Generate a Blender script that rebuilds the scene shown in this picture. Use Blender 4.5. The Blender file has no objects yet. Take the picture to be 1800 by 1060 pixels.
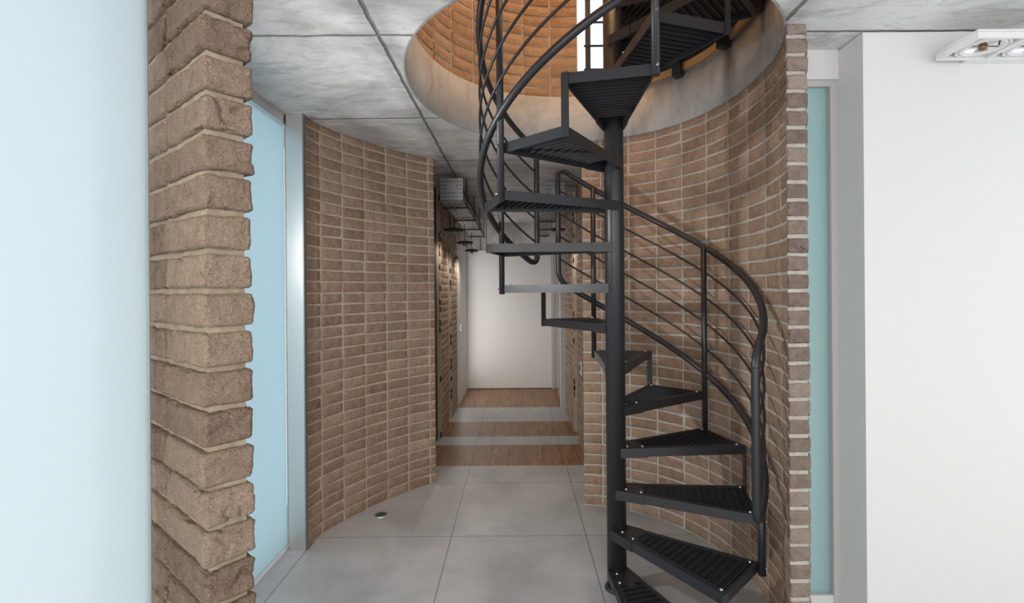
import bpy, math, random
from math import sin, cos, pi, radians, hypot, sqrt, atan2, floor as ffloor
from mathutils import Vector, noise
random.seed(7)
scn = bpy.context.scene
COL = scn.collection

# ------------------------------------------------------------------ camera
H = 1.471
FPX = 877.4
cam_d = bpy.data.cameras.new('camera'); cam = bpy.data.objects.new('camera', cam_d); COL.objects.link(cam)
cam_d.sensor_width = 36; cam_d.lens = FPX * 36 / 1800
cam_d.shift_x = -8 / 1800; cam_d.shift_y = -19.5 / 1800
cam_d.clip_start = .02
cam.location = (0, 0, H)
cam.rotation_mode = 'QUATERNION'
from mathutils import Quaternion, Matrix
cam.rotation_quaternion = Quaternion((1, 0, 0), radians(90)) @ Quaternion((0, 0, 1), -.008)
scn.camera = cam

# ------------------------------------------------------------------ world and lights
scn.view_settings.view_transform = 'Standard'
scn.view_settings.look = 'None'
scn.view_settings.gamma = 1
scn.view_settings.use_curve_mapping = False
scn.view_settings.exposure = 0.0
w = bpy.data.worlds.new('world'); scn.world = w; w.use_nodes = True
bg = w.node_tree.nodes['Background']
_n = w.node_tree.nodes; _l = w.node_tree.links
_tc = _n.new('ShaderNodeTexCoord'); _sp = _n.new('ShaderNodeSeparateXYZ'); _mr = _n.new('ShaderNodeMapRange'); _cr = _n.new('ShaderNodeValToRGB')
_mr.inputs[1].default_value = -1; _mr.inputs[2].default_value = 1
_l.new(_tc.outputs['Generated'], _sp.inputs[0]); _l.new(_sp.outputs['Z'], _mr.inputs[0]); _l.new(_mr.outputs[0], _cr.inputs[0]); _l.new(_cr.outputs[0], bg.inputs[0])
_cr.color_ramp.elements[0].color = (.84, .88, 1, 1); _cr.color_ramp.elements[1].color = (.86, .93, .86, 1)
_e = _cr.color_ramp.elements.new(.5); _e.color = (1, 1, 1, 1)
bg.inputs[0].default_value = (.965, .98, 1, 1); bg.inputs[1].default_value = 1.4

def area(name, loc, target, sx, sy, power, colr, spread=180):
    d = bpy.data.lights.new(name, 'AREA'); d.shape = 'RECTANGLE'; d.size = sx; d.size_y = sy
    d.energy = power; d.color = colr; d.spread = radians(spread)
    o = bpy.data.objects.new(name, d); COL.objects.link(o); o.location = loc
    v = Vector(target) - Vector(loc); o.rotation_euler = v.to_track_quat('-Z', 'Y').to_euler()
    return o
# daylight of the room behind the camera (its windows), from the left, and the lamps of the storey above
area('window_light_room', (-1.0, -2.4, 1.3), (.2, 2.6, 1.5), 2.6, 2.0, 64, (1, .99, .98))
area('window_light_side', (-1.22, 1.95, 1.75), (1.15, 2.6, 1.35), .10, .14, 17, (1, .98, .96))
area('window_light_left', (-.70, .05, 1.6), (-.66, .95, 1.45), .12, 1.1, 1.8, (1, .89, .70), 80)  # added warm fill that yellows the left pier's outer face
area('room_light_right', (2.2, -1.6, 1.6), (2.0, 2.0, 1.5), 1.6, 1.6, 16, (1, .99, .98))
area('upper_lamp', (.3, 2.4, 4.95), (.32, 2.49, 0), 1.0, 1.0, 38, (1, .60, .29))
area('corridor_daylight', (-.742, 6.88, 1.12), (.6, 6.88, 1.12), .8, 1.8, 9, (1, .98, .95))  # added glow flush on the solid white panel, brightens corridor and door

# ------------------------------------------------------------------ materials
def mat(name, base=(.5, .5, .5), rough=.5, metal=0, **kw):
    m = bpy.data.materials.new(name); m.use_nodes = True
    b = m.node_tree.nodes['Principled BSDF']
    b.inputs['Base Color'].default_value = (*base, 1); b.inputs['Roughness'].default_value = rough
    b.inputs['Metallic'].default_value = metal
    for k, v in kw.items(): b.inputs[k.replace('_', ' ')].default_value = v
    return m
class NT:
    def __init__(s, m): s.m = m; s.t = m.node_tree; s.b = s.t.nodes['Principled BSDF']; s.out = s.t.nodes['Material Output']
    def n(s, typ, **kw):
        x = s.t.nodes.new(typ)
        for k, v in kw.items(): setattr(x, k, v)
        return x
    def l(s, a, b): s.t.links.new(a, b)
    def coord(s, scale=(1, 1, 1)):
        tc = s.n('ShaderNodeTexCoord'); mp = s.n('ShaderNodeMapping'); mp.inputs['Scale'].default_value = scale
        s.l(tc.outputs['Object'], mp.inputs[0]); return mp.outputs[0]
    def noise(s, vec, scale, detail=4, rough=.55, dist=0):
        x = s.n('ShaderNodeTexNoise'); x.inputs['Scale'].default_value = scale; x.inputs['Detail'].default_value = detail
        x.inputs['Roughness'].default_value = rough; x.inputs['Distortion'].default_value = dist
        s.l(vec, x.inputs['Vector']); return x.outputs['Fac']
    def ramp(s, fac, stops):
        r = s.n('ShaderNodeValToRGB'); e = r.color_ramp.elements
        while len(e) < len(stops): e.new(.5)
        for i, (p, c) in enumerate(stops):
            e[i].position = p; e[i].color = (*c, 1) if len(c) == 3 else c
        s.l(fac, r.inputs[0]); return r.outputs[0]
    def mix(s, fac, a, b, mode='MIX'):
        x = s.n('ShaderNodeMix', data_type='RGBA', blend_type=mode)
        for sock, v in ((x.inputs[0], fac), (x.inputs[6], a), (x.inputs[7], b)):
            if isinstance(v, (int, float)): sock.default_value = v
            elif isinstance(v, tuple): sock.default_value = (*v, 1)
            else: s.l(v, sock)
        return x.outputs[2]
    def math(s, op, a, b=0., c=None):
        x = s.n('ShaderNodeMath', operation=op)
        for i, v in enumerate((a, b) if c is None else (a, b, c)):
            if isinstance(v, (int, float)): x.inputs[i].default_value = v
            else: s.l(v, x.inputs[i])
        return x.outputs[0]
    def bump(s, hgt, strength, dist, prev=None):
        x = s.n('ShaderNodeBump'); x.inputs['Strength'].default_value = strength; x.inputs['Distance'].default_value = dist
        s.l(hgt, x.inputs['Height'])
        if prev is not None: s.l(prev, x.inputs['Normal'])
        return x.outputs[0]

def brick_mat(name, c0, c1, c2, bumpd=.004, scale=1.):
    m = mat(name, rough=.9); t = NT(m); v = t.coord()
    at = t.n('ShaderNodeAttribute'); at.attribute_name = 'tone'
    base = t.ramp(at.outputs['Fac'], [(0, c0), (.55, c1), (1, c2)])
    n1 = t.noise(v, 22 * scale, 6, .65); n2 = t.noise(v, 90 * scale, 5, .7); n3 = t.noise(v, 3.2, 3, .5)
    base = t.mix(t.math('MULTIPLY', t.ramp(n1, [(.35, (0, 0, 0)), (.75, (1, 1, 1))]), .30), base, tuple(min(1, x * 1.5 + .06) for x in c2))
    base = t.mix(t.ramp(n2, [(.55, (0, 0, 0)), (.72, (.485, .49, .505))]), base, tuple(x * .62 for x in c0))
    base = t.mix(t.math('MULTIPLY', t.ramp(n3, [(.45, (0, 0, 0)), (.75, (1, 1, 1))]), .25), base, tuple(x * .8 for x in c1))
    t.l(base, t.b.inputs['Base Color'])
    b1 = t.bump(n2, .9, bumpd); b2 = t.bump(n1, 1., bumpd * 2.2, b1); t.l(b2, t.b.inputs['Normal'])
    t.b.inputs['Specular IOR Level'].default_value = .25
    return m
def mortar_mat(name, c, c2):
    m = mat(name, rough=.95); t = NT(m); v = t.coord()
    n = t.noise(v, 30, 6, .7)
    t.l(t.ramp(n, [(.3, c2), (.65, c)]), t.b.inputs['Base Color']); t.l(t.bump(n, .8, .004), t.b.inputs['Normal'])
    return m
M = {}
M['brick'] = brick_mat('handmade_brick', (.235, .148, .100), (.345, .233, .163), (.46, .33, .243), .007)
M['brick_near'] = brick_mat('rough_sandy_brick', (.26, .175, .128), (.35, .248, .185), (.46, .34, .26), .014, 1.5)
M['brick_pale'] = brick_mat('weathered_grey_brick', (.17, .125, .105), (.25, .19, .16), (.36, .29, .245), .005, 1.6)
M['mortar'] = mortar_mat('lime_mortar', (.55, .47, .385), (.40, .33, .265))
M['mortar_pale'] = mortar_mat('pale_mortar', (.50, .455, .40), (.36, .32, .275))
M['mortar_near'] = mortar_mat('sandy_mortar', (.36, .29, .215), (.22, .17, .12))
M['dark_gap'] = mat('dark_timber', (.045, .033, .025), .7)  # near-black for the dark door; in the recesses, shade put into the colour

def concrete(name, ca, cb, cc, joints=True, pits=1.):
    m = mat(name, rough=.8); t = NT(m); v = t.coord(); vs = t.coord((1, 3.2, 1))
    a = t.noise(v, 1.3, 6, .6, .6); b = t.noise(vs, 3.5, 7, .7, .8); c = t.noise(vs, 14, 5, .75, 1.2); d = t.noise(v, 60, 3, .6)
    col = t.ramp(a, [(.36, ca), (.50, cb), (.62, cc)])
    col = t.mix(t.ramp(b, [(.50, (0, 0, 0)), (.68, (.65, .65, .65))]), col, tuple(x * .66 for x in ca))
    col = t.mix(t.math('MULTIPLY', t.ramp(c, [(.60, (0, 0, 0)), (.74, (1, 1, 1))]), .75 * pits), col, tuple(x * .38 for x in ca))
    vo = t.n('ShaderNodeTexVoronoi'); vo.inputs['Scale'].default_value = 16; t.l(vs, vo.inputs['Vector'])
    pit = t.ramp(t.math('ADD', vo.outputs['Distance'], t.math('MULTIPLY', b, .22)), [(.14, (1, 1, 1)), (.185, (0, 0, 0))])
    col = t.mix(t.math('MULTIPLY', pit, .7 * pits), col, tuple(x * .32 for x in ca))
    nrm = t.bump(c, .35, .006); nrm = t.bump(d, .3, .002, nrm)
    if joints:
        sep = t.n('ShaderNodeSeparateXYZ'); tc = t.n('ShaderNodeTexCoord'); t.l(tc.outputs['Object'], sep.inputs[0])
        wob = t.math('MULTIPLY', t.math('SUBTRACT', t.noise(v, 9, 4), .5), .020)
        def line(axis, off, mod, wdt):
            p = t.math('ADD', t.math('ADD', sep.outputs[axis], wob), -off + mod * 40 + mod / 2)
            q = t.math('ABSOLUTE', t.math('SUBTRACT', t.math('MODULO', p, mod), mod / 2))
            return t.ramp(q, [(wdt * .4, (1, 1, 1)), (wdt, (0, 0, 0))])
        j1 = line('X', -.535, 1.56, .011); j2 = line('Y', 1.975, .955, .009)
        jj = t.math('MAXIMUM', j1, j2)
        col = t.mix(t.math('MULTIPLY', jj, .8), col, (.075, .07, .063))
        # soft staining beside the joints
        j3 = line('X', -.535, 1.56, .09)
        col = t.mix(t.math('MULTIPLY', t.math('MULTIPLY', j3, b), .65), col, (.16, .15, .135))
        bmp = t.n('ShaderNodeBump'); bmp.invert = True; bmp.inputs['Strength'].default_value = .8; bmp.inputs['Distance'].default_value = .01
        t.l(jj, bmp.inputs['Height']); t.l(nrm, bmp.inputs['Normal']); nrm = bmp.outputs[0]
    t.l(col, t.b.inputs['Base Color']); t.l(nrm, t.b.inputs['Normal'])
    return m
M['ceiling'] = concrete('board_marked_concrete', (.39, .382, .37), (.62, .612, .60), (.77, .765, .755))
M['fascia'] = concrete('smooth_concrete_rim', (.35, .34, .33), (.41, .40, .39), (.47, .46, .45), False, .35)

def tile_floor():
    m = mat('large_grey_tiles', rough=.42); t = NT(m); v = t.coord()
    tc = t.n('ShaderNodeTexCoord'); sep = t.n('ShaderNodeSeparateXYZ'); t.l(tc.outputs['Object'], sep.inputs[0])
    def cell(axis, off, mod):
        p = t.math('DIVIDE', t.math('ADD', sep.outputs[axis], -off + mod * 20), mod)
        fr = t.math('FRACT', p); d = t.math('MINIMUM', fr, t.math('SUBTRACT', 1., fr))
        return t.math('FLOOR', p), t.math('MULTIPLY', d, mod)
    ix, dx = cell('X', -.402, .806); iy, dy = cell('Y', 2.99, .83)
    jj = t.ramp(t.math('MINIMUM', dx, dy), [(.0016, (1, 1, 1)), (.0028, (0, 0, 0))])
    wn = t.n('ShaderNodeTexWhiteNoise', noise_dimensions='2D'); cb = t.n('ShaderNodeCombineXYZ')
    t.l(ix, cb.inputs[0]); t.l(iy, cb.inputs[1]); t.l(cb.outputs[0], wn.inputs['Vector'])
    n = t.noise(v, 2.2, 7, .6, .5); n2 = t.noise(t.coord((3, 12, 1)), 3, 5, .6)
    col = t.ramp(n, [(.33, (.305, .31, .325)), (.5, (.395, .40, .415)), (.68, (.485, .49, .505))])
    col = t.mix(t.math('MULTIPLY', n2, .25), col, (.34, .34, .34))
    col = t.mix(t.math('MULTIPLY', wn.outputs['Value'], .15), col, (.22, .21, .20))
    col = t.mix(jj, col, (.06, .055, .05))
    t.l(col, t.b.inputs['Base Color'])
    t.l(t.math('MULTIPLY_ADD', n, .25, .26), t.b.inputs['Roughness'])
    return m
M['tile'] = tile_floor()
def plank():
    m = mat('oiled_oak_planks', rough=.4); t = NT(m)
    tc = t.n('ShaderNodeTexCoord'); sep = t.n('ShaderNodeSeparateXYZ'); t.l(tc.outputs['Object'], sep.inputs[0])
    p = t.math('DIVIDE', t.math('ADD', sep.outputs['X'], 3.03), .155)
    fr = t.math('FRACT', p); d = t.math('MULTIPLY', t.math('MINIMUM', fr, t.math('SUBTRACT', 1., fr)), .155)
    jj = t.ramp(d, [(.002, (1, 1, 1)), (.0045, (0, 0, 0))])
    wn = t.n('ShaderNodeTexWhiteNoise', noise_dimensions='1D'); t.l(t.math('FLOOR', p), wn.inputs['W'])
    mp = t.n('ShaderNodeMapping'); mp.inputs['Scale'].default_value = (16, 1.6, 1); t.l(tc.outputs['Object'], mp.inputs[0])
    cb = t.n('ShaderNodeCombineXYZ'); t.l(t.math('MULTIPLY', wn.outputs['Value'], 30), cb.inputs[1])
    ad = t.n('ShaderNodeVectorMath', operation='ADD'); t.l(mp.outputs[0], ad.inputs[0]); t.l(cb.outputs[0], ad.inputs[1])
    n = t.noise(ad.outputs[0], 2.2, 6, .6, 1.0)
    col = t.ramp(n, [(.3, (.14, .062, .025)), (.5, (.24, .118, .05)), (.7, (.36, .20, .10))])
    col = t.mix(t.math('MULTIPLY', wn.outputs['Value'], .35), col, (.17, .095, .05))
    col = t.mix(jj, col, (.03, .018, .01))
    t.l(col, t.b.inputs['Base Color']); t.l(t.bump(n, .2, .002), t.b.inputs['Normal'])
    return m
M['plank'] = plank()
def paint(name, c, rough=.6):
    m = mat(name, c, rough); t = NT(m); n = t.noise(t.coord(), 120, 3, .6); t.l(t.bump(n, .08, .001), t.b.inputs['Normal']); return m
M['white'] = paint('white_wall_paint', (.69, .685, .68))
M['white_gloss'] = paint('white_lacquer', (.78, .775, .765), .35)
M['lilac'] = paint('pale_grey_render', (.52, .49, .49))
def steel_black():
    m = mat('black_powder_coat', (.022, .022, .026), .38); t = NT(m)
    n = t.noise(t.coord(), 400, 2, .5); t.l(t.bump(n, .12, .0006), t.b.inputs['Normal'])
    t.l(t.math('MULTIPLY_ADD', t.noise(t.coord(), 6, 3), .12, .33), t.b.inputs['Roughness']); return m
M['black'] = steel_black()
M['bolt'] = mat('zinc_bolt', (.55, .55, .56), .3, 1)
def brushed():
    m = mat('brushed_stainless', (.72, .70, .68), .34, 1); t = NT(m)
    n = t.noise(t.coord((300, 300, 4)), 2, 4, .6); t.l(t.bump(n, .15, .001), t.b.inputs['Normal'])
    t.l(t.math('MULTIPLY_ADD', n, .2, .26), t.b.inputs['Roughness']); return m
M['steel'] = brushed()
M['galv'] = mat('galvanised_steel', (.28, .28, .275), .5, .6)
M['slot'] = mat('dark_slot', (.02, .02, .02), .8)
M['wood_trim'] = mat('orange_timber_edge', (.42, .22, .09), .6)
def frosted(name, c, trans, tcol, gloss=.12):
    m = mat(name, c, .35); t = NT(m)
    tr = t.n('ShaderNodeBsdfTranslucent'); tr.inputs[0].default_value = (*tcol, 1)
    mx = t.n('ShaderNodeMixShader'); mx.inputs[0].default_value = trans
    t.l(t.b.outputs[0], mx.inputs[1]); t.l(tr.outputs[0], mx.inputs[2]); t.l(mx.outputs[0], t.out.inputs[0])
    v = t.coord((1, 1, .25)); n = t.noise(v, 2.2, 3, .5)
    t.l(t.ramp(n, [(.35, tuple(x * .96 for x in c)), (.65, c)]), t.b.inputs['Base Color'])
    return m
M['frost_near'] = frosted('frosted_glass_pale', (.72, .78, .80), .85, (.83, .885, .905))
M['frost_blue'] = frosted('frosted_glass_blue', (.60, .69, .72), .75, (.66, .80, .86))
M['frost_teal'] = frosted('frosted_glass_teal', (.50, .66, .68), .75, (.80, .97, .97))
M['glass_edge'] = mat('green_glass_edge', (.62, .76, .80), .15, Transmission_Weight=.3)
M['glass'] = mat('clear_lens_glass', (.9, .95, .9), .08, Transmission_Weight=.8)
M['reflector'] = mat('lamp_reflector', (.85, .85, .85), .12, 1)
M['amber'] = mat('lamp_filament_cap', (.20, .12, .07), .3, .6)
M['socket'] = mat('cream_plastic', (.62, .60, .56), .4)
M['bulb'] = mat('bulb_glass', (.55, .52, .45), .15, Transmission_Weight=.5)

# ------------------------------------------------------------------ mesh helpers
class MB:
    def __init__(s): s.v = []; s.f = []; s.m = []; s.t = []; s.sm = []
    def face(s, idx, mi=0, tone=.5, smooth=False): s.f.append(tuple(idx)); s.m.append(mi); s.t.append(tone); s.sm.append(smooth)
    def quad(s, a, b, c, d, mi=0, tone=.5):
        k = len(s.v); s.v += [tuple(a), tuple(b), tuple(c), tuple(d)]; s.face((k, k + 1, k + 2, k + 3), mi, tone)
    def box(s, x0, x1, y0, y1, z0, z1, mi=0):
        s.hexa([(x0, y0), (x1, y0), (x1, y1), (x0, y1)], z0, z1, mi)
    def hexa(s, poly, z0, z1, mi=0, tone=.5):
        n = len(poly); k = len(s.v)
        s.v += [(p[0], p[1], z0) for p in poly] + [(p[0], p[1], z1) for p in poly]
        s.face([k + i for i in reversed(range(n))], mi, tone); s.face([k + n + i for i in range(n)], mi, tone)
        for i in range(n): j = (i + 1) % n; s.face((k + i, k + j, k + n + j, k + n + i), mi, tone)
    def bar(s, a, b, wd, z0, z1, mi=0):   # flat vertical bar between two plan points
        dx, dy = b[0] - a[0], b[1] - a[1]; L = hypot(dx, dy) or 1; nx, ny = -dy / L * wd / 2, dx / L * wd / 2
        s.hexa([(a[0] - nx, a[1] - ny), (b[0] - nx, b[1] - ny), (b[0] + nx, b[1] + ny), (a[0] + nx, a[1] + ny)], z0, z1, mi)
    def beam(s, A, B, wd, ht, mi=0, up=(0, 0, 1)):
        A, B = Vector(A), Vector(B); d = (B - A).normalized(); u = Vector(up)
        sd = d.cross(u); sd = sd.normalized() if sd.length > 1e-6 else Vector((1, 0, 0)); u = sd.cross(d).normalized()
        k = len(s.v)
        for P in (A, B):
            for q, r in ((-1, -1), (1, -1), (1, 1), (-1, 1)): s.v.append(tuple(P + sd * q * wd / 2 + u * r * ht / 2))
        for f in ((3, 2, 1, 0), (4, 5, 6, 7), (0, 1, 5, 4), (1, 2, 6, 5), (2, 3, 7, 6), (3, 0, 4, 7)): s.face([k + i for i in f], mi)
    def tube(s, pts, r, seg=10, mi=0, caps=True):
        pts = [Vector(p) for p in pts]; n = len(pts); k0 = len(s.v); up = None
        for i, p in enumerate(pts):
            t = (pts[min(i + 1, n - 1)] - pts[max(i - 1, 0)]).normalized()
            if up is None:
                up = Vector((0, 0, 1)) if abs(t.z) < .9 else Vector((1, 0, 0))
            a = (up - t * up.dot(t)).normalized(); b = t.cross(a); up = a
            for j in range(seg):
                w_ = 2 * pi * j / seg; s.v.append(tuple(p + a * cos(w_) * r + b * sin(w_) * r))
        for i in range(n - 1):
            for j in range(seg):
                j2 = (j + 1) % seg
                s.face((k0 + i * seg + j, k0 + i * seg + j2, k0 + (i + 1) * seg + j2, k0 + (i + 1) * seg + j), mi, smooth=True)
        if caps:
            s.face([k0 + j for j in reversed(range(seg))], mi); s.face([k0 + (n - 1) * seg + j for j in range(seg)], mi)
    def cyl(s, x, y, z0, z1, r, seg=24, mi=0): s.tube([(x, y, z0), (x, y, z1)], r, seg, mi)
    def lathe(s, cx, cy, prof, seg=24, mi=0):
        k = len(s.v)
        for r, z in prof:
            for j in range(seg): a = 2 * pi * j / seg; s.v.append((cx + r * cos(a), cy + r * sin(a), z))
        for i in range(len(prof) - 1):
            for j in range(seg): j2 = (j + 1) % seg; s.face((k + i * seg + j, k + i * seg + j2, k + (i + 1) * seg + j2, k + (i + 1) * seg + j), mi, smooth=True)
    def build(s, name, mats, parent=None, loc=None):
        me = bpy.data.meshes.new(name)
        v = s.v
        if loc: v = [(a - loc[0], b - loc[1], c - loc[2]) for a, b, c in v]
        me.from_pydata(v, [], s.f)
        for m in (mats if isinstance(mats, (list, tuple)) else [mats]): me.materials.append(m)
        me.polygons.foreach_set('material_index', s.m); me.polygons.foreach_set('use_smooth', s.sm)
        at = me.attributes.new('tone', 'FLOAT', 'FACE'); at.data.foreach_set('value', s.t)
        me.update()
        o = bpy.data.objects.new(name, me); COL.objects.link(o)
        if loc: o.location = loc
        if parent is not None: o.parent = parent
        return o
def rel(o, parent):    # parts are built in world coordinates: undo the parent's offset
    o.parent = parent; o.matrix_parent_inverse = Matrix.Translation(parent.location).inverted(); return o
def tag(o, label=None, cat=None, group=None, kind=None):
    if label: o['label'] = label
    if cat: o['category'] = cat
    if group: o['group'] = group
    if kind: o['kind'] = kind
    return o
def struct(o): o['kind'] = 'structure'; return o
def empty(name, loc, label, cat, group=None):
    o = bpy.data.objects.new(name, None); COL.objects.link(o); o.location = loc; o.empty_display_size = .1
    return tag(o, label, cat, group)

# ------------------------------------------------------------------ shell: floor, ceiling
ZC = 2.485; ZS = 2.79; CE = .0697
ECX, ECY, EA, EB, EN = .32, 2.49, .848, .93, 2.12
def ell(deg, off=0.):
    a = radians(deg); c, s_ = cos(a), sin(a); EN = 2.4 if c > 0 and s_ < 0 else 2.12
    x = ECX + (EA + off) * math.copysign(abs(c) ** (2 / EN), c); y = ECY + (EB + off) * math.copysign(abs(s_) ** (2 / EN), s_)
    return (x, y)

def strip_floor(name, y0, y1, m, x0=-1.6, x1=2.7):
    b = MB(); b.box(x0, x1, y0, y1, -.12, 0); return struct(b.build(name, m))
strip_floor('floor', -3, 4.19, M['tile'])
strip_floor('floor_planks', 4.19, 4.755, M['plank'], -1.6, 1.6)
strip_floor('floor', 4.755, 5.034, M['tile'], -1.6, 1.6)
strip_floor('floor_planks', 5.034, 5.60, M['plank'], -1.6, 1.6)
strip_floor('floor', 5.60, 6.28, M['tile'], -1.6, 1.6)
strip_floor('floor_planks', 6.28, 7.7, M['plank'], -1.6, 1.6)

def ceiling():
    b = MB(); X0, X1, Y0, Y1 = -1.62, 2.7, -1.6, 8.0
    angs = [i * 3 for i in range(120)]
    inner = [ell(a) for a in angs]; outer = []
    for p in inner:
        dx, dy = p[0] - ECX, p[1] - ECY; ts = []
        if dx > 1e-9: ts.append((X1 - ECX) / dx)
        if dx < -1e-9: ts.append((X0 - ECX) / dx)
        if dy > 1e-9: ts.append((Y1 - ECY) / dy)
        if dy < -1e-9: ts.append((Y0 - ECY) / dy)
        t = min(ts); outer.append((ECX + dx * t, ECY + dy * t))
    # snap the nearest outer points to the rectangle's corners
    for c in ((X0, Y0), (X0, Y1), (X1, Y0), (X1, Y1)):
        i = min(range(len(outer)), key=lambda q: hypot(outer[q][0] - c[0], outer[q][1] - c[1])); outer[i] = c
    n = len(angs)
    for z, flip in ((ZC, True), (ZS, False)):
        k = len(b.v); b.v += [(p[0], p[1], z) for p in inner] + [(p[0], p[1], z) for p in outer]
        for i in range(n):
            j = (i + 1) % n; f = (k + i, k + j, k + n + j, k + n + i)
            b.face(f if flip else f[::-1])
    for i in range(n):
        j = (i + 1) % n; b.quad((*outer[i], ZC), (*outer[j], ZC), (*outer[j], ZS), (*outer[i], ZS))
    struct(b.build('ceiling', M['ceiling']))
    r = MB()   # the cast rim around the opening
    k = 0
    for i in range(n):
        for off, z in ((0., ZS - .0), (-.012, ZS), (-.012, ZC + .003), (-.009, ZC - .001), (.0, ZC - .001)):
            p = ell(angs[i], off); r.v.append((p[0], p[1], z))
    for i in range(n):
        j = (i + 1) % n
        for q in range(4): r.face((i * 5 + q, j * 5 + q, j * 5 + q + 1, i * 5 + q + 1), smooth=True)
    struct(r.build('trim_1', M['fascia']))
ceiling()

# ------------------------------------------------------------------ brick walls
def arc_path(pts):
    L = [0]
    for a, b in zip(pts, pts[1:]): L.append(L[-1] + hypot(b[0] - a[0], b[1] - a[1]))
    def at(u):
        u = max(0, min(L[-1] - 1e-6, u)); i = 0
        while L[i + 1] < u: i += 1
        t = (u - L[i]) / (L[i + 1] - L[i]); a, b = pts[i], pts[i + 1]
        d = ((b[0] - a[0]) / (L[i + 1] - L[i]), (b[1] - a[1]) / (L[i + 1] - L[i]))
        return (a[0] + (b[0] - a[0]) * t, a[1] + (b[1] - a[1]) * t), d
    return at, L[-1]
def brick_wall(name, pts, z0, z1, side=1, module=.19, start=0., mats=('brick', 'mortar'), thick=.1, joint=.0125, rec=.003, stack=True, nx=5, nz=3, rough=.0016, course=CE, zoff=0.):
    """bricks along a plan path; side=1: the seen face lies to the left of the path's direction"""
    at, L = arc_path(pts); b = MB(); seed = random.random() * 50
    FU = [0, .028, .27, .5, .73, .972, 1]; FZ = [0, .09, .5, .91, 1]; nx = 6; nz = 4
    def P(u, z, off):
        (x, y), d = at(u); return (x - d[1] * off * side, y + d[0] * off * side, z)
    # mortar face, back and ends
    N = max(2, int(L / .04)); us = [L * i / N for i in range(N + 1)]
    for i in range(N):
        a, c = us[i], us[i + 1]
        b.quad(P(a, z0, -rec), P(c, z0, -rec), P(c, z1, -rec), P(a, z1, -rec), 1)
        b.quad(P(a, z0, -thick), P(c, z0, -thick), P(c, z1, -thick), P(a, z1, -thick), 1)
        b.quad(P(a, z1, -rec), P(c, z1, -rec), P(c, z1, -thick), P(a, z1, -thick), 1)
    for e in (0, L): b.quad(P(e, z0, -rec), P(e, z0, -thick), P(e, z1, -thick), P(e, z1, -rec), 1)
    row = 0; z = z0 + zoff
    while z < z1 - .004:
        za, zb = max(z0, z + joint / 2), min(z1, z + course - joint / 2)
        if zb - za > .012:
            u = start - module * 2 + (0 if stack or row % 2 == 0 else module / 2)
            while u < L:
                j1, j2 = random.uniform(-.002, .002), random.uniform(-.002, .002)
                ua, ub = max(0.0, u + joint * .46 + j1), min(L, u + module - joint * .46 + j2)
                if ub - ua > .015:
                    tone = min(1, max(0, random.gauss(.5, .17))); tilt = random.uniform(-.0025, .0025); out = random.uniform(-.0012, .0022)
                    sk = random.uniform(-.0022, .0022); k = len(b.v)
                    for iz in range(nz + 1):
                        for ix in range(nx + 1):
                            fu, fz = FU[ix], FZ[iz]
                            uu = ua + (ub - ua) * fu; zz = za + (zb - za) * fz + sk * (fu - .5) * 2
                            edge = (ix in (0, nx)) or (iz in (0, nz))
                            nv = noise.noise(Vector((uu * 26 + seed, zz * 30, row * 3.1)))
                            o = out + tilt * (fu - .5) * 2 + nv * rough - (.0026 if edge else 0)
                            if edge:
                                ne = noise.noise(Vector((uu * 45, zz * 45, seed))) * .0022
                                if ix == 0 and ua > 0: uu += ne
                                if ix == nx and ub < L: uu += ne
                                if iz in (0, nz): zz += ne
                            b.v.append(P(uu, zz, o))
                    for iz in range(nz):
                        for ix in range(nx):
                            q = k + iz * (nx + 1) + ix; f = (q, q + 1, q + nx + 2, q + nx + 1)
                            b.face(f if side == 1 else f[::-1], 0, tone, True)
                    # rim
                    ring = [k + i for i in range(nx + 1)] + [k + (i + 1) * (nx + 1) + nx for i in range(nz)] + \
                           [k + nz * (nx + 1) + i for i in reversed(range(nx))] + [k + i * (nx + 1) for i in reversed(range(1, nz))]
                    kk = len(b.v); cx = [b.v[i] for i in ring]
                    uu0, _ = at((ua + ub) / 2); (xx, yy), d = at((ua + ub) / 2)
                    nvx, nvy = -d[1] * side, d[0] * side
                    b.v += [(p[0] - nvx * .012, p[1] - nvy * .012, p[2]) for p in cx]
                    R = len(ring)
                    for i in range(R): j = (i + 1) % R; b.face((ring[i], ring[j], kk + j, kk + i), 0, tone)
                u += module
        z += course; row += 1
    return struct(b.build(name, [M[mats[0]], M[mats[1]]]))

# rounded niche wall on the right: from the corridor corner round to the right pier
def frange(a, b, n): return [a + (b - a) * i / n for i in range(n + 1)]
niche = [ell(a) for a in frange(82, -31.2, 60)]
brick_wall('wall_right', niche, 0, ZC, side=-1, module=.188, start=.125, rec=.0035, thick=.055, mats=('brick', 'mortar_pale'))
# return of that wall into the corridor
brick_wall('wall_right_return', [(.468, 3.45), (.585, 4.42)], 0, ZC, side=1, module=.19)
# upper storey drum, above the slab
drum = [ell(a, .012) for a in frange(83.5, 335, 110)]
M['brick_up'] = brick_mat('warm_handmade_brick', (.30, .165, .085), (.40, .235, .125), (.50, .32, .18))  # same brick as below, with the orange lamplight put into its colour
brick_wall('wall_upper', drum, ZS, 5.0, side=1, module=.188, rec=.007, mats=('brick_up', 'mortar'))
b = MB(); b.hexa([ell(a, .25) for a in range(0, 360, 10)], 5.0, 5.08); struct(b.build('ceiling_upper', M['white']))
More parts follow.
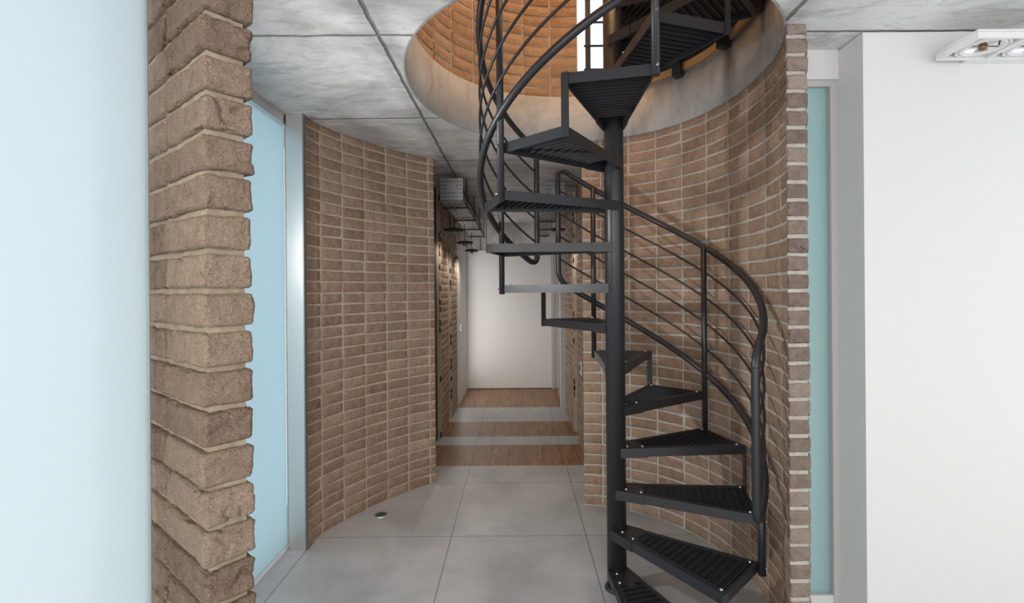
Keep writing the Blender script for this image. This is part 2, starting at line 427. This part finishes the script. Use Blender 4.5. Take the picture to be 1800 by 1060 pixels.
# curved wall on the left
lw = [(-1.214, 2.866), (-1.203, 2.96), (-1.183, 3.05), (-1.108, 3.22), (-1.012, 3.38), (-.903, 3.545), (-.775, 3.705), (-.705, 3.77), (-.628, 3.83)]
def smooth(p, n=2):
    for _ in range(n):
        q = [p[0]]
        for a, c in zip(p, p[1:]): q += [(a[0] * .75 + c[0] * .25, a[1] * .75 + c[1] * .25), (a[0] * .25 + c[0] * .75, a[1] * .25 + c[1] * .75)]
        p = q + [p[-1]]
    return p
brick_wall('wall_left', smooth(lw), 0, ZC, side=-1, module=.188, start=.165, rec=.004, thick=.12)
# corridor walls
LX = -.757
brick_wall('wall_corridor_left', [(LX, 4.98), (LX, 5.52)], 0, ZC, side=-1, module=.19, start=.02)
brick_wall('wall_corridor_left', [(LX, 5.78), (LX, 6.33)], 0, ZC, side=-1, module=.19, start=.02)
RX = .585
brick_wall('wall_corridor_right', [(RX, 4.42), (RX, 4.86)], 0, ZC, side=1, module=.19, start=.02)
brick_wall('wall_corridor_right', [(RX, 5.18), (RX, 6.02)], 0, ZC, side=1, module=.19, start=.02)
def box(name, m, *a): b = MB(); b.box(*a); return b.build(name, m)
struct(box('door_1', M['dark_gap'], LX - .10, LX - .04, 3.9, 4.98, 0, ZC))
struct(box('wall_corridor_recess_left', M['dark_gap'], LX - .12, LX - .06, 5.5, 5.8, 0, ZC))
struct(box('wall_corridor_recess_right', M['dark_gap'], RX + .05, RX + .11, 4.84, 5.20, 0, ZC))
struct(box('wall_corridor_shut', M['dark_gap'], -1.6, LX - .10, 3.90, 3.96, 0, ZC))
struct(box('wall_corridor_panel', M['white'], LX - .1, LX + .01, 6.33, 7.45, 0, 2.12))
struct(box('wall_corridor_lintel', M['ceiling'], LX - .1, LX + .0, 6.33, 7.45, 2.12, ZC))
struct(box('wall_corridor_pillar', M['lilac'], .545, .72, 6.22, 6.40, 0, ZC))
brick_wall('wall_corridor_stub', [(.70, 6.9), (.575, 6.9)][::-1], 0, ZC, side=-1, module=.19)
struct(box('wall_corridor_side', M['lilac'], .68, .74, 6.40, 7.6, 0, ZC))
struct(box('wall_back', M['ceiling'], -1.0, .9, 7.50, 7.6, 2.08, ZC))
b = MB(); b.box(-1.0, .9, 7.51, 7.6, 0, 2.08); struct(b.build('wall_back_lower', M['white']))
d = struct(box('door_2', M['white_gloss'], -.76, .515, 7.47, 7.51, .01, 2.075))
b = MB(); b.box(.515, .56, 7.455, 7.51, 0, 2.10); b.box(-.80, -.76, 7.455, 7.51, 0, 2.10); b.build('door_frame', M['lilac'], d)
# outer skin of the corridor so it stays enclosed
struct(box('wall_outer_left', M['white'], -1.6, -1.55, 3.96, 7.6, 0, ZC))
struct(box('wall_outer_right', M['white'], 1.5, 1.55, 3.5, 7.6, 0, ZC))

# ------------------------------------------------------------------ piers of rough bricks
def rough_brick(b, o, e1, e2, L, W, za, zb, seed, n1, n2, n3, amp, tone):
    """closed block whose skin is displaced like a hand-thrown brick"""
    def vert(i, j, k):
        fx, fy, fz = i / n1, j / n2, k / n3
        p = [fx * L, fy * W, za + fz * (zb - za)]
        q = Vector((p[0] * 16 + seed, p[1] * 16, p[2] * 22 + seed * .37))
        d = noise.noise_vector(q) * amp + noise.noise_vector(q * 3.1) * amp * .38
        d = d + noise.noise_vector(q * 8.5) * amp * .22
        qc = Vector((p[0] * 20 + p[2] * 13 + seed * 2, p[1] * 20 + 5, p[2] * 24 + p[0] * 9))
        m_ = max(0, noise.noise(qc * .6 + Vector((9, 4, 2))) + .12)
        crease = -max(0, 1 - abs(noise.noise(qc)) / .10) * m_ * amp * 3.2
        # rounded corners
        rr = .0045
        c = [0, 0, 0]
        for a, f, S in ((0, fx, L), (1, fy, W), (2, fz, zb - za)):
            near = 0 if f < .5 else 1
            if f in (0., 1.):
                others = [x for y, x in enumerate((fx, fy, fz)) if y != a]
                for x in others:
                    if x in (0., 1.): c[a] += (rr * .5) * (1 if f == 0 else -1)
                c[a] += -crease * (1 if f == 0 else -1)
        x, y, z = p[0] + d[0] + c[0], p[1] + d[1] + c[1], p[2] + d[2] * .6 + c[2]
        return (o[0] + e1[0] * x + e2[0] * y, o[1] + e1[1] * x + e2[1] * y, z)
    idx = {}
    def vid(i, j, k):
        if (i, j, k) not in idx: idx[(i, j, k)] = len(b.v); b.v.append(vert(i, j, k))
        return idx[(i, j, k)]
    for i in range(n1):
        for k in range(n3):
            b.face((vid(i, 0, k), vid(i + 1, 0, k), vid(i + 1, 0, k + 1), vid(i, 0, k + 1)), 0, tone, True)
            b.face((vid(i, n2, k), vid(i, n2, k + 1), vid(i + 1, n2, k + 1), vid(i + 1, n2, k)), 0, tone, True)
    for j in range(n2):
        for k in range(n3):
            b.face((vid(0, j, k), vid(0, j, k + 1), vid(0, j + 1, k + 1), vid(0, j + 1, k)), 0, tone, True)
            b.face((vid(n1, j, k), vid(n1, j + 1, k), vid(n1, j + 1, k + 1), vid(n1, j, k + 1)), 0, tone, True)
    for i in range(n1):
        for j in range(n2):
            b.face((vid(i, j, 0), vid(i, j + 1, 0), vid(i + 1, j + 1, 0), vid(i + 1, j, 0)), 0, tone, True)
            b.face((vid(i, j, n3), vid(i + 1, j, n3), vid(i + 1, j + 1, n3), vid(i, j + 1, n3)), 0, tone, True)

def left_pier():
    b = MB(); o = (-.541, .861); e1 = (-.774, .633); e2 = (.633, .774); W = .084; z = .011 - CE
    z = .011; i = 0
    while z < ZC - .01:
        za, zb = z + .0055, min(ZC, z + CE - .0055)
        vis = .8 < z < 2.15
        L1 = .198 + random.uniform(-.008, .006); sh = random.uniform(-.003, .003); n = (44, 19, 14) if vis else (8, 4, 3)
        oo = (o[0] + e2[0] * sh, o[1] + e2[1] * sh)
        rough_brick(b, oo, e1, e2, L1, W + random.uniform(-.003, .004), za, zb, i * 7.3 + 1, *n, .0040, random.random())
        o2 = (oo[0] + e1[0] * (L1 + .012), oo[1] + e1[1] * (L1 + .012))
        rough_brick(b, o2, e1, e2, .2, W, za, zb, i * 5.1 + 90, *(n if vis else (6, 4, 3)), .0040, random.random())
        # mortar bed, recessed
        rc = .011
        def q(a, c): return (o[0] + e1[0] * a + e2[0] * c, o[1] + e1[1] * a + e2[1] * c)
        b.hexa([q(rc, rc), q(.41, rc), q(.41, W - rc), q(rc, W - rc)], z - .0075, z + .0075, 1)
        b.hexa([q(L1 - .004, .016), q(L1 + .018, .016), q(L1 + .018, W - .01), q(L1 - .004, W - .01)], z + .007, z + CE - .006, 1)
        z += CE; i += 1
    b.hexa([q(.006, .006), q(.41, .006), q(.41, W - .006), q(.006, W - .006)], 0, .012, 1)
    return struct(b.build('wall_pier_left', [M['brick_near'], M['mortar_near']]))
left_pier()
def right_pier():
    b = MB(); o = (1.041, 1.912); e1 = (1, 0); e2 = (.42, .907); z = -.003; i = 0; D = .05
    while z < ZC - .012:
        za, zb = max(.002, z + .0055), min(ZC, z + CE - .0055)
        j = random.uniform(-.003, .003)
        rough_brick(b, (o[0] + j * .3, o[1] + j), e1, e2, 
            .080 + random.uniform(-.003, .003), D, za, zb, i * 3.7 + 400, 12, 6, 8, .0034, random.random())
        b.hexa([(o[0] + .002, o[1] + .005), (o[0] + .074, o[1] + .005), (o[0] + .074 + .02, o[1] + D), (o[0] + .002 + .02, o[1] + D)], max(0, z - .0075), z + .0075, 1)
        z += CE; i += 1
    return struct(b.build('wall_pier_right', [M['brick_pale'], M['mortar_pale']]))
right_pier()

# ------------------------------------------------------------------ glazing
def window(n, m, poly, z0, z1):
    b = MB(); b.hexa(poly, z0, z1); return struct(b.build('window_%d' % n, m))
g = window(1, M['frost_near'], [(-.748, .2), (-.738, .2), (-.738, 1.0), (-.748, 1.0)], .01, ZC)
b = MB(); b.box(-.749, -.737, 1.0, 1.004, .01, ZC); b.build('pane_edge', M['glass_edge'], g)
g = window(2, M['frost_blue'], [(-1.345, 1.2), (-1.335, 1.2), (-1.335, 2.88), (-1.345, 2.88)], .012, 2.43)
b = MB(); b.box(-1.345, -1.318, 1.2, 2.88, 0, .012); b.build('sill', M['white'], g)
b = MB(); b.box(-1.37, -1.31, 1.2, 2.89, 2.425, ZC); b.build('top_channel', M['steel'], g)
g = window(3, M['frost_teal'], [(1.20, 2.16), (1.352, 2.16), (1.352, 2.17), (1.20, 2.17)], .15, 2.345)
b = MB(); b.box(1.20, 1.352, 2.145, 2.18, .10, .15); b.box(1.20, 1.352, 2.125, 2.2, 0, .10); b.build('sill', M['white'], g)
b = MB(); b.box(1.352, 1.378, 2.14, 2.19, 0, 2.36); b.box(1.20, 1.352, 2.14, 2.19, 2.335, 2.36); b.build('window_frame', M['lilac'], g)
struct(box('wall_header', M["white"], 1.20, 1.378, 2.125, 2.22, 2.36, ZC))
struct(box('wall_front', M['white'], 1.378, 2.7, 1.975, 2.25, 0, ZC - .004))

# steel post at the end of the left curved wall
p = empty('steel_post', (-1.257, 2.85, 0), 'brushed stainless steel jamb post between blue frosted glass and curved brick wall', 'post')
b = MB(); b.box(-1.303, -1.211, 2.835, 2.864, 0, ZC - .002); o = rel(b.build('post_box', M['steel']), p)
b = MB(); b.box(-1.211, -1.204, 2.832, 2.864, 0, ZC - .004); o = rel(b.build('edge_strip', M['galv']), p)

# ------------------------------------------------------------------ spiral staircase
AX, AY, RT, RR = .484, 2.461, .627, .657
Z1, DZ, A1, DA = .10, .2, -61.3 - 30.35, 30.35
stair = empty('spiral_staircase', (AX, AY, 0), 'black steel spiral staircase with open grating treads and tubular railing rising through round ceiling opening', 'staircase')
def pol(deg, r, z=None):
    a = radians(deg); p = (r * cos(a), r * sin(a)); return p if z is None else (*p, z)
b = MB(); b.cyl(0, 0, 0.012, 3.9, .0475, 40); b.build('center_column', M['black'], stair)
b = MB(); b.lathe(0, 0, [(.0, .012), (.058, .012), (.06, .006), (.06, 0)], 40); b.build('base_flange', M['black'], stair)

def clip(p, d, poly):   # clip an infinite line to a convex polygon
    t0, t1 = -9, 9; n = len(poly)
    for i in range(n):
        a, c = poly[i], poly[(i + 1) % n]; ex, ey = c[0] - a[0], c[1] - a[1]; nx, ny = -ey, ex
        den = nx * d[0] + ny * d[1]; num = nx * (p[0] - a[0]) + ny * (p[1] - a[1])
        if abs(den) < 1e-9:
            if num < 0: return None
            continue
        t = -num / den
        if den > 0: t0 = max(t0, t)
        else: t1 = min(t1, t)
    return (t0, t1) if t1 - t0 > .006 else None

def make_tread():
    """tread in its own frame: front edge at angle 0, back edge at DA, top at z = 0"""
    hb = .042; th = .006
    C0, C1 = pol(0, RT), pol(DA, RT); H0, H1 = pol(-66, .047), pol(DA + 66, .047)
    f = MB()
    f.bar(H0, C0, th, -hb, 0); f.bar(H1, C1, th, -hb, 0); f.bar(C0, C1, th, -hb, 0)
    # top flanges and hub gusset
    def inset(A, B, w_, sgn):
        dx, dy = B[0] - A[0], B[1] - A[1]; L = hypot(dx, dy); return (-dy / L * w_ * sgn, dx / L * w_ * sgn)
    n0 = inset(H0, C0, .026, 1); n1 = inset(H1, C1, .016, -1); n2 = inset(C0, C1, .010, 1)
    f.hexa([H0, C0, (C0[0] + n0[0] - .03, C0[1] + n0[1]), (H0[0] + n0[0], H0[1] + n0[1])], -.005, -.0005)
    f.hexa([H1, (H1[0] + n1[0], H1[1] + n1[1]), (C1[0] + n1[0] * 1 - cos(radians(DA)) * .03, C1[1] + n1[1] - sin(radians(DA)) * .03), C1], -.005, -.0005)
    f.hexa([C0, C1, (C1[0] + n2[0], C1[1] + n2[1]), (C0[0] + n2[0], C0[1] + n2[1])], -.005, -.0005)
    def lerp(A, B, t): return (A[0] + (B[0] - A[0]) * t, A[1] + (B[1] - A[1]) * t)
    f.hexa([H0, lerp(H0, C0, .21), lerp(H1, C1, .21), H1], -.006, 0)
    fr = f
    h = MB()     # clamp collar of the hub
    h.bar(lerp(H0, C0, -.01), lerp(H0, C0, .215), .012, -hb - .003, .001); h2 = MB(); h2.bar(lerp(H1, C1, -.01), lerp(H1, C1, .16), .012, -hb - .003, .001)
    # grating
    g_ = MB(); mid = radians(DA / 2); rd = (cos(mid), sin(mid)); ch = (-sin(mid), cos(mid))
    Ha, Hb = lerp(H0, C0, .21), lerp(H1, C1, .21)
    poly = [Ha, C0, C1, Hb]; Rm = RT * cos(radians(DA / 2))
    s_ = .165
    while s_ < Rm - .008:
        c = clip((rd[0] * s_, rd[1] * s_), ch, poly)
        if c: g_.bar((rd[0] * s_ + ch[0] * c[0], rd[1] * s_ + ch[1] * c[0]), (rd[0] * s_ + ch[0] * c[1], rd[1] * s_ + ch[1] * c[1]), .0036, -.030, .0004)
        s_ += .0325
    wv = MB(); q = -.17
    while q < .17:
        c = clip((ch[0] * q, ch[1] * q), rd, poly)
        if c:
            wv.bar((ch[0] * q + rd[0] * c[0], ch[1] * q + rd[1] * c[0]), (ch[0] * q + rd[0] * c[1], ch[1] * q + rd[1] * c[1]), .0024, -.014, -.006)
        q += .0105
    bolts = []
    for (bx_, by_) in (lerp(lerp(H0, C0, .07), lerp(H1, C1, .07), .3), lerp(lerp(H0, C0, .19), lerp(H1, C1, .19), .2), lerp(lerp(H0, C0, .965), lerp(H1, C1, .965), .06), lerp(lerp(H0, C0, .965), lerp(H1, C1, .965), .94)):
        m_ = MB(); m_.lathe(bx_, by_, [(.0075, -.001), (.0075, .002), (.006, .0045), (.003, .006), (0, .0063)], 14); bolts.append(m_)
    root = fr.build('tread', M['black'], stair)
    ks = [h.build('hub_clamp', M['black'], root), h2.build('hub_clamp', M['black'], root), g_.build('grating_bars', M['black'], root), wv.build('grating_wires', M['black'], root)]
    for m_ in bolts: ks.append(m_.build('bolt', M['bolt'], root))
    return root, ks
tr0, kids = make_tread()
NT_ = 14
for k in range(1, NT_ + 1):
    if k == 1: t_ = tr0
    else:
        t_ = tr0.copy(); COL.objects.link(t_); t_.parent = stair
        for c in kids: d = c.copy(); COL.objects.link(d); d.parent = t_
    t_.location = (0, 0, Z1 + DZ * (k - 1)); t_.rotation_euler = (0, 0, radians(A1 + DA * (k - 1)))

# connectors between the outer corners: flat bars, round posts at every other corner
def zt(k): return Z1 + DZ * (k - 1)
for k in range(1, NT_):
    a = A1 + DA * k           # back corner of tread k, front corner of tread k + 1
    if k % 2 == 1:
        m_ = MB(); p0 = pol(a, RT + .006); r_ = (cos(radians(a)), sin(radians(a)))
        m_.bar((p0[0] - r_[0] * .006, p0[1] - r_[1] * .006), (p0[0] + r_[0] * .0, p0[1] + r_[1] * .0), .030, zt(k) - .045, zt(k + 1) + .002)
        m_.build('riser_strut', M['black'], stair)
def zb_(a): return .985 + (a - 28) * .00662 if a < 150 else .985 + (150 - 28) * .00662 + (a - 150) * .0066
HT = .705
def zp(a, f): return zb_(a) + HT * f
for k in (2, 4, 6, 8, 10, 12):
    a = A1 + DA * k; m_ = MB(); p0 = pol(a, RT + .018)
    top = zp(a, 1) if k > 2 else zp(a, 0)
    m_.cyl(p0[0], p0[1], zt(k) - .05, top, .0155 if k != 2 else .0165, 20)
    o = m_.build('baluster_post', M['black'], stair)
    for zz in (zt(k) - .02, zt(k + 1) - .02):
        m2 = MB(); m2.tube([pol(a, RT + .03, zz), pol(a, RT + .042, zz)], .005, 10); m2.build('post_bolt', M['bolt'], o)
def helix(a0, a1, f, n=None, r=RR):
    n = n or max(4, int(abs(a1 - a0) / 3)); return [pol(a, r, zp(a, f)) for a in frange(a0, a1, n)]
def loop(a0, a1, r, name):
    """closed rail: top helix, bottom helix and two rounded upright ends"""
    pts = []; cr = .06; da = math.degrees(cr / RR)
    def corner(ac, fc, sa, sf):   # ac corner angle, sa = direction inwards along the angle, sf = vertical inwards
        out = []
        for i in range(7):
            t = i / 6 * pi / 2
            a = ac + sa * da * (1 - sin(t)); z = zp(a, fc) + sf * cr * (1 - cos(t)); out.append(pol(a, RR, z))
        return out
    pts += corner(a0, 1, 1, -1)[::-1]           # upright to top
    pts += helix(a0 + da, a1 - da, 1)[1:-1]
    pts += corner(a1, 1, -1, -1)
    pts += corner(a1, 0, -1, 1)[::-1]
    pts += helix(a1 - da, a0 + da, 0)[1:-1]
    pts += corner(a0, 0, 1, 1)
    pts.append(pts[0])
    m_ = MB(); m_.tube(pts, r, 14, caps=False); m_.build(name, M['black'], stair)
loop(-44, 110, .0165, 'handrail_loop'); loop(123, 350, .0165, 'handrail_loop')
for (a0, a1) in ((-44, 110), (123, 350)):
    for f in (.2, .4, .6, .8):
        m_ = MB(); m_.tube(helix(a0, a1, f), .0062, 8); m_.build('mid_rail', M['black'], stair)

# landing at the upper floor, between the last tread and the slab edge
ZL = 2.885
def landing():
    a0, a1 = A1 + DA * NT_, A1 + DA * NT_ + 88
    outer = []
    for a in frange(a0, a1, 20):
        d = (cos(radians(a)), sin(radians(a))); t = .3
        while t < 1.6:      # march to the opening's edge
            x, y = AX + d[0] * t - ECX, AY + d[1] * t - ECY
            if (abs(x) / (EA - .024)) ** EN + (abs(y) / (EB - .024)) ** EN > 1: break
            t += .004
        outer.append((d[0] * t, d[1] * t))
    f = MB(); hb = .05
    H0, H1 = pol(a0 - 50, .047), pol(a1 + 50, .047)
    f.bar(H0, outer[0], .008, ZL - hb, ZL); f.bar(H1, outer[-1], .008, ZL - hb, ZL)
    for p, q in zip(outer, outer[1:]): f.bar(p, q, .008, ZL - hb, ZL)
    L_ = f.build('landing_frame', M['black'], stair)
    g_ = MB(); am = radians((a0 + a1) / 2); poly = [H0, *outer, H1]
    for q in frange(-1.0, 1.0, 62):
        c = clip((cos(am) * q, sin(am) * q), (-sin(am), cos(am)), poly)
        if c: g_.bar((cos(am) * q - sin(am) * c[0], sin(am) * q + cos(am) * c[0]), (cos(am) * q - sin(am) * c[1], sin(am) * q + cos(am) * c[1]), .003, ZL - .034, ZL - .001)
        c = clip((-sin(am) * q, cos(am) * q), (cos(am), sin(am)), poly)
        for e in (0, .011, .022):
            c = clip((-sin(am) * (q + e), cos(am) * (q + e)), (cos(am), sin(am)), poly)
            if c:
                s0 = (-sin(am) * (q + e), cos(am) * (q + e))
                g_.bar((s0[0] + cos(am) * c[0], s0[1] + sin(am) * c[0]), (s0[0] + cos(am) * c[1], s0[1] + sin(am) * c[1]), .003, ZL - .014, ZL - .003)
    g_.build('landing_grating', M['black'], L_)
    for i in (3, 10, 17):
        p = outer[i]; dd = hypot(*p); u = (p[0] / dd, p[1] / dd)
        m_ = MB(); m_.bar((p[0] - u[0] * .05, p[1] - u[1] * .05), (p[0] + u[0] * .012, p[1] + u[1] * .012), .05, ZL - .13, ZL - .05)
        m_.build('landing_bracket', M['black'], L_)
    e = MB()
    n_ = len(outer)
    return outer
lo = landing()
# orange timber packer along the slab edge, under the landing
b = MB(); aa = frange(-16, 76, 30)
for p, q in zip(aa, aa[1:]):
    P0, P1, Q0, Q1 = ell(p, -.026), ell(p, .05), ell(q, -.026), ell(q, .05)
    b.hexa([P0, P1, Q1, Q0], ZS, ZL - .052)
struct(b.build('trim_2', M['wood_trim']))
# guard rail of the upper floor seen through the gap
gr = empty('guard_rail', (.50, 3.62, ZS), 'black steel guard rail post with rungs on the upper floor beyond the brick drum', 'railing')
b = MB(); b.box(.512, .548, 3.60, 3.63, ZS, ZS + 1.0); rel(b.build('rail_post', M['black']), gr)
for zz in (.10, .27, .44, .61, .78, .95):
    b = MB(); b.tube([(.50, 3.60, ZS + zz), (1.25, 3.60, ZS + zz)], .008, 8); rel(b.build('rung', M['black']), gr)

# ------------------------------------------------------------------ ceiling lamp on the right
def ceiling_lamp():
    x0, y0, y1, z = 1.640, 1.765, 1.945, 2.352
    L = empty('ceiling_lamp', (x0 + .2, (y0 + y1) / 2, ZC), 'white square twin spotlight fixture under the concrete ceiling beside the white wall', 'lamp')
    x1 = x0 + .375; t = .012
    b = MB()
    b.box(x0, x1, y0, y0 + t, z, z + .021); b.box(x0, x1, y1 - t, y1, z, z + .021)
    for x in (x0, (x0 + x1) / 2 - t / 2, x1 - t): b.box(x, x + t, y0 + t, y1 - t, z, z + .021)
    rel(b.build('frame', M['white_gloss']), L)
    b = MB(); b.box(x0 + .03, x1 - .03, y0 + .03, y1 - .012, z + .032, z + .045); b.box(x0 + .004, x1 - .004, y0 + .004, y1 - .004, z + .024, z + .032)
    rel(b.build('housing', M['white_gloss']), L)
    b = MB(); b.box(x0 + .125, x1, y1, 1.974, z + .002, z + .022); rel(b.build('wall_bracket', M['white_gloss']), L)
    for i in range(2):
        cx = x0 + t + .088 + i * .182; cy = (y0 + y1) / 2
        g_ = MB(); g_.lathe(cx, cy, [(.078, z + .022), (.080, z + .006), (.074, z + .004), (.072, z + .012), (.068, z + .012), (.066, z + .004), (.060, z + .004), (.058, z + .016)], 36)
        g = rel(g_.build('gimbal_ring', M['white_gloss']), L)
        r_ = MB(); r_.lathe(cx, cy, [(.058, z + .014), (.050, z + .022), (.035, z + .028), (.001, z + .031)], 32); rel(r_.build('reflector', M['reflector']), g); g_ = r_
        c_ = MB(); c_.lathe(cx, cy, [(.0005, z - .004), (.010, z - .002), (.014, z + .006), (.014, z + .016), (.006, z + .028)], 20)
        c_.tube([(cx - .056, cy, z + .012), (cx + .056, cy, z + .012)], .0022, 8); rel(c_.build('bulb_cap', M['amber']), g)
    for c in list(L.children):
        pass
ceiling_lamp()
# parts of parts were given the lamp's offset twice: re-seat them under their direct parent
for o in list(bpy.data.objects):
    if o.parent and o.parent.parent and o.parent.matrix_parent_inverse != Matrix.Identity(4) and o.matrix_parent_inverse != Matrix.Identity(4):
        o.matrix_parent_inverse = Matrix.Identity(4)

# ------------------------------------------------------------------ cable trays and spotlights in the corridor
def cable_tray(x0, x1, y0, y1, z0, z1, label):
    T = empty('cable_tray', ((x0 + x1) / 2, y0, ZC), label, 'cable tray', 'perforated cable trays under the corridor ceiling')
    b = MB(); t = .002
    b.box(x0, x1, y0, y1, z0, z0 + t); b.box(x0, x0 + t, y0, y1, z0 + t, z0 + .07); b.box(x1 - t, x1, y0, y1, z0 + t, z0 + .07)
    ch_ = b
    s_ = MB(); s_.box(x0 - .005, x1 + .005, y0 - .004, y0, z0 + .01, z1)
    nx_ = 7; nz_ = 5
    for i in range(nx_):
        for j in range(nz_):
            if (1 < i < 5) and (1 < j < 4): continue
            cx = x0 + (x1 - x0) * (i + .5) / nx_; cz = z0 + .02 + (z1 - z0 - .03) * (j + .5) / nz_
            if (i + j) % 2: s_.box(cx - .003, cx + .003, y0 - .0055, y0 - .0041, cz - .009, cz + .009, 1)
            else: s_.box(cx - .008, cx + .008, y0 - .0055, y0 - .0041, cz - .003, cz + .003, 1)
    rel(s_.build('end_plate', [M['galv'], M['slot']]), T)
    s_ = ch_; y = y0 + .05
    while y < y1 - .05:
        for q in (.2, .5, .8):
            cx = x0 + (x1 - x0) * q + (.015 if int(y * 10) % 2 else -.015)
            s_.box(cx - .011, cx + .011, y, y + .012, z0 - .0015, z0 - .0001, 1)
        for xx in (x1 + .0002,):
            s_.box(xx, xx + .001, y, y + .03, z0 + .03, z0 + .038, 1)
        y += .075
    rel(s_.build('tray_channel', [M['galv'], M['slot']]), T)
    for y in frange(y0 + .25, y1 - .3, 3):
        b = MB(); b.tube([(x1 + .012, y, z0 - .01), (x1 + .012, y, ZC)], .004, 8); b.box(x0 - .02, x1 + .03, y - .01, y + .01, z0 - .022, z0 - .010); rel(b.build('hanger', M['slot']), T)
cable_tray(-.635, -.455, 4.25, 7.2, 2.235, 2.43, 'perforated galvanised cable tray under corridor ceiling along the left brick wall')
cable_tray(.27, .43, 4.45, 7.2, 2.235, 2.43, 'perforated galvanised cable tray under corridor ceiling on the right behind the railing')

def spot(x, y, z, r, label):
    S = empty('spotlight', (x, y, 2.212), label, 'lamp', 'dark disc spotlights hanging in the corridor')
    b = MB(); b.lathe(x, y, [(.001, z + .02), (r * .55, z + .018), (r, z + .010), (r, z - .004), (r * .8, z - .008), (.001, z - .006)], 24); rel(b.build('disc_head', M['slot']), S)
    b = MB(); b.tube([(x, y, z + .015), (x, y, 2.212)], .0035, 6); rel(b.build('stem', M['slot']), S)
    b = MB()
    b.lathe(x, y, [(.022, z - .006), (.028, z - .022), (.018, z - .036), (.001, z - .040)], 16)
    rel(b.build('bulb', M['galv']), S)
    for s_ in (-1, 1):
        b = MB(); b.lathe(x + s_ * r * .7, y, [(.010, z - .005), (.010, z - .02), (.001, z - .022)], 10); rel(b.build('screw_knob', M['galv']), S)
    ld = bpy.data.lights.new('bulb_light', 'SPOT'); ld.energy = 9; ld.color = (1, .90, .78); ld.spot_size = radians(150); ld.spot_blend = .6; ld.shadow_soft_size = .04
    lo_ = bpy.data.objects.new('bulb_light', ld); COL.objects.link(lo_); lo_.location = (x, y, z - .05)
F_ = FPX
def at(x, y, d):
    a, c = x - 908, y - 510.5; v = (c + .009 * a); u = a - .009 * v; return (u * d / F_, d, H - v * d / F_)
for (px, py, d, r, lb) in ((798, 405, 4.9, .095, 'dark disc spotlight nearest the camera, hanging left of the corridor beside brick'),
                           (817, 427, 5.6, .09, 'dark disc spotlight second along the left side of the corridor'),
                           (829, 441, 6.3, .085, 'dark disc spotlight farthest along the left side, in front of white door'),
                           (980, 404, 5.0, .075, 'dark disc spotlight hanging on the right side of the corridor')):
    q = at(px, py, d); spot(q[0], q[1], q[2], r, lb)
def wall_lamp(px, py, X, label, sgn):
    v0 = px - 908; d = X * F_ / v0; q = at(px, py, d)
    W = empty('wall_lamp', (X, d, q[2]), label, 'lamp', 'small bare bulb lamps on the corridor walls')
    x = X + sgn * .012
    b = MB(); b.tube([(X, d, q[2]), (X + sgn * .03, d, q[2])], .018, 12); rel(b.build('socket', M['galv']), W)
    b = MB(); pts = [(X + sgn * (.055 + .022 * cos(t)), d + .0 , q[2] + .026 * sin(t)) for t in frange(0, 2 * pi, 16)]; b.tube(pts, .005, 8)
    rel(b.build('ring_bulb', M['bulb']), W)
wall_lamp(772, 412, LX + .02, 'bare ring bulb wall lamp on the dark jamb at the corridor mouth', 1)
wall_lamp(789, 441, LX, 'bare ring bulb wall lamp on the first corridor brick pier, left', 1)
wall_lamp(801, 453, LX, 'bare ring bulb wall lamp on the second corridor brick pier, left', 1)
wall_lamp(1010, 415, RX, 'bare ring bulb wall lamp on the right corridor brick wall', -1)

# ------------------------------------------------------------------ small fittings
def plate(name, pos, size, m, label, cat):
    x, y, z = pos; sx, sy, sz = size
    T = empty(name, pos, label, cat)
    b = MB(); b.box(x - sx / 2, x + sx / 2, y - sy / 2, y + sy / 2, z - sz / 2, z + sz / 2); rel(b.build('cover', m), T)
    b = MB(); e = .003 if sx < sy else 0
    b.box(x - sx / 2 - .002, x + sx / 2 + .002, y - sy * .25, y + sy * .25, z - sz * .2, z + sz * .2); rel(b.build('rocker', M['slot' if m is not M['slot'] else 'galv']), T)
plate('light_switch', (RX - .004, 4.55, .76), (.012, .08, .12), M['socket'], 'white light switch plate on the right brick wall at the corridor mouth', 'switch')
plate('door_switch', (LX + .016, 6.62, .98), (.012, .08, .09), M['socket'], 'small pale switch plate on the white panel left of the white door', 'switch')
U = empty('floor_spotlight', (-.905, 3.285, 0), 'small round recessed uplight in the grey tile below the curved brick wall', 'lamp')
b = MB(); b.lathe(-.905, 3.285, [(.044, 0.0), (.044, .004), (.036, .006), (.033, .004)], 32); rel(b.build('trim_ring', M['steel']), U)
b = MB(); b.lathe(-.905, 3.285, [(.033, .004), (.016, .0035), (.001, .003)], 32); rel(b.build('lens', mat('dark_green_lens', (.03, .07, .05), .1)), U)
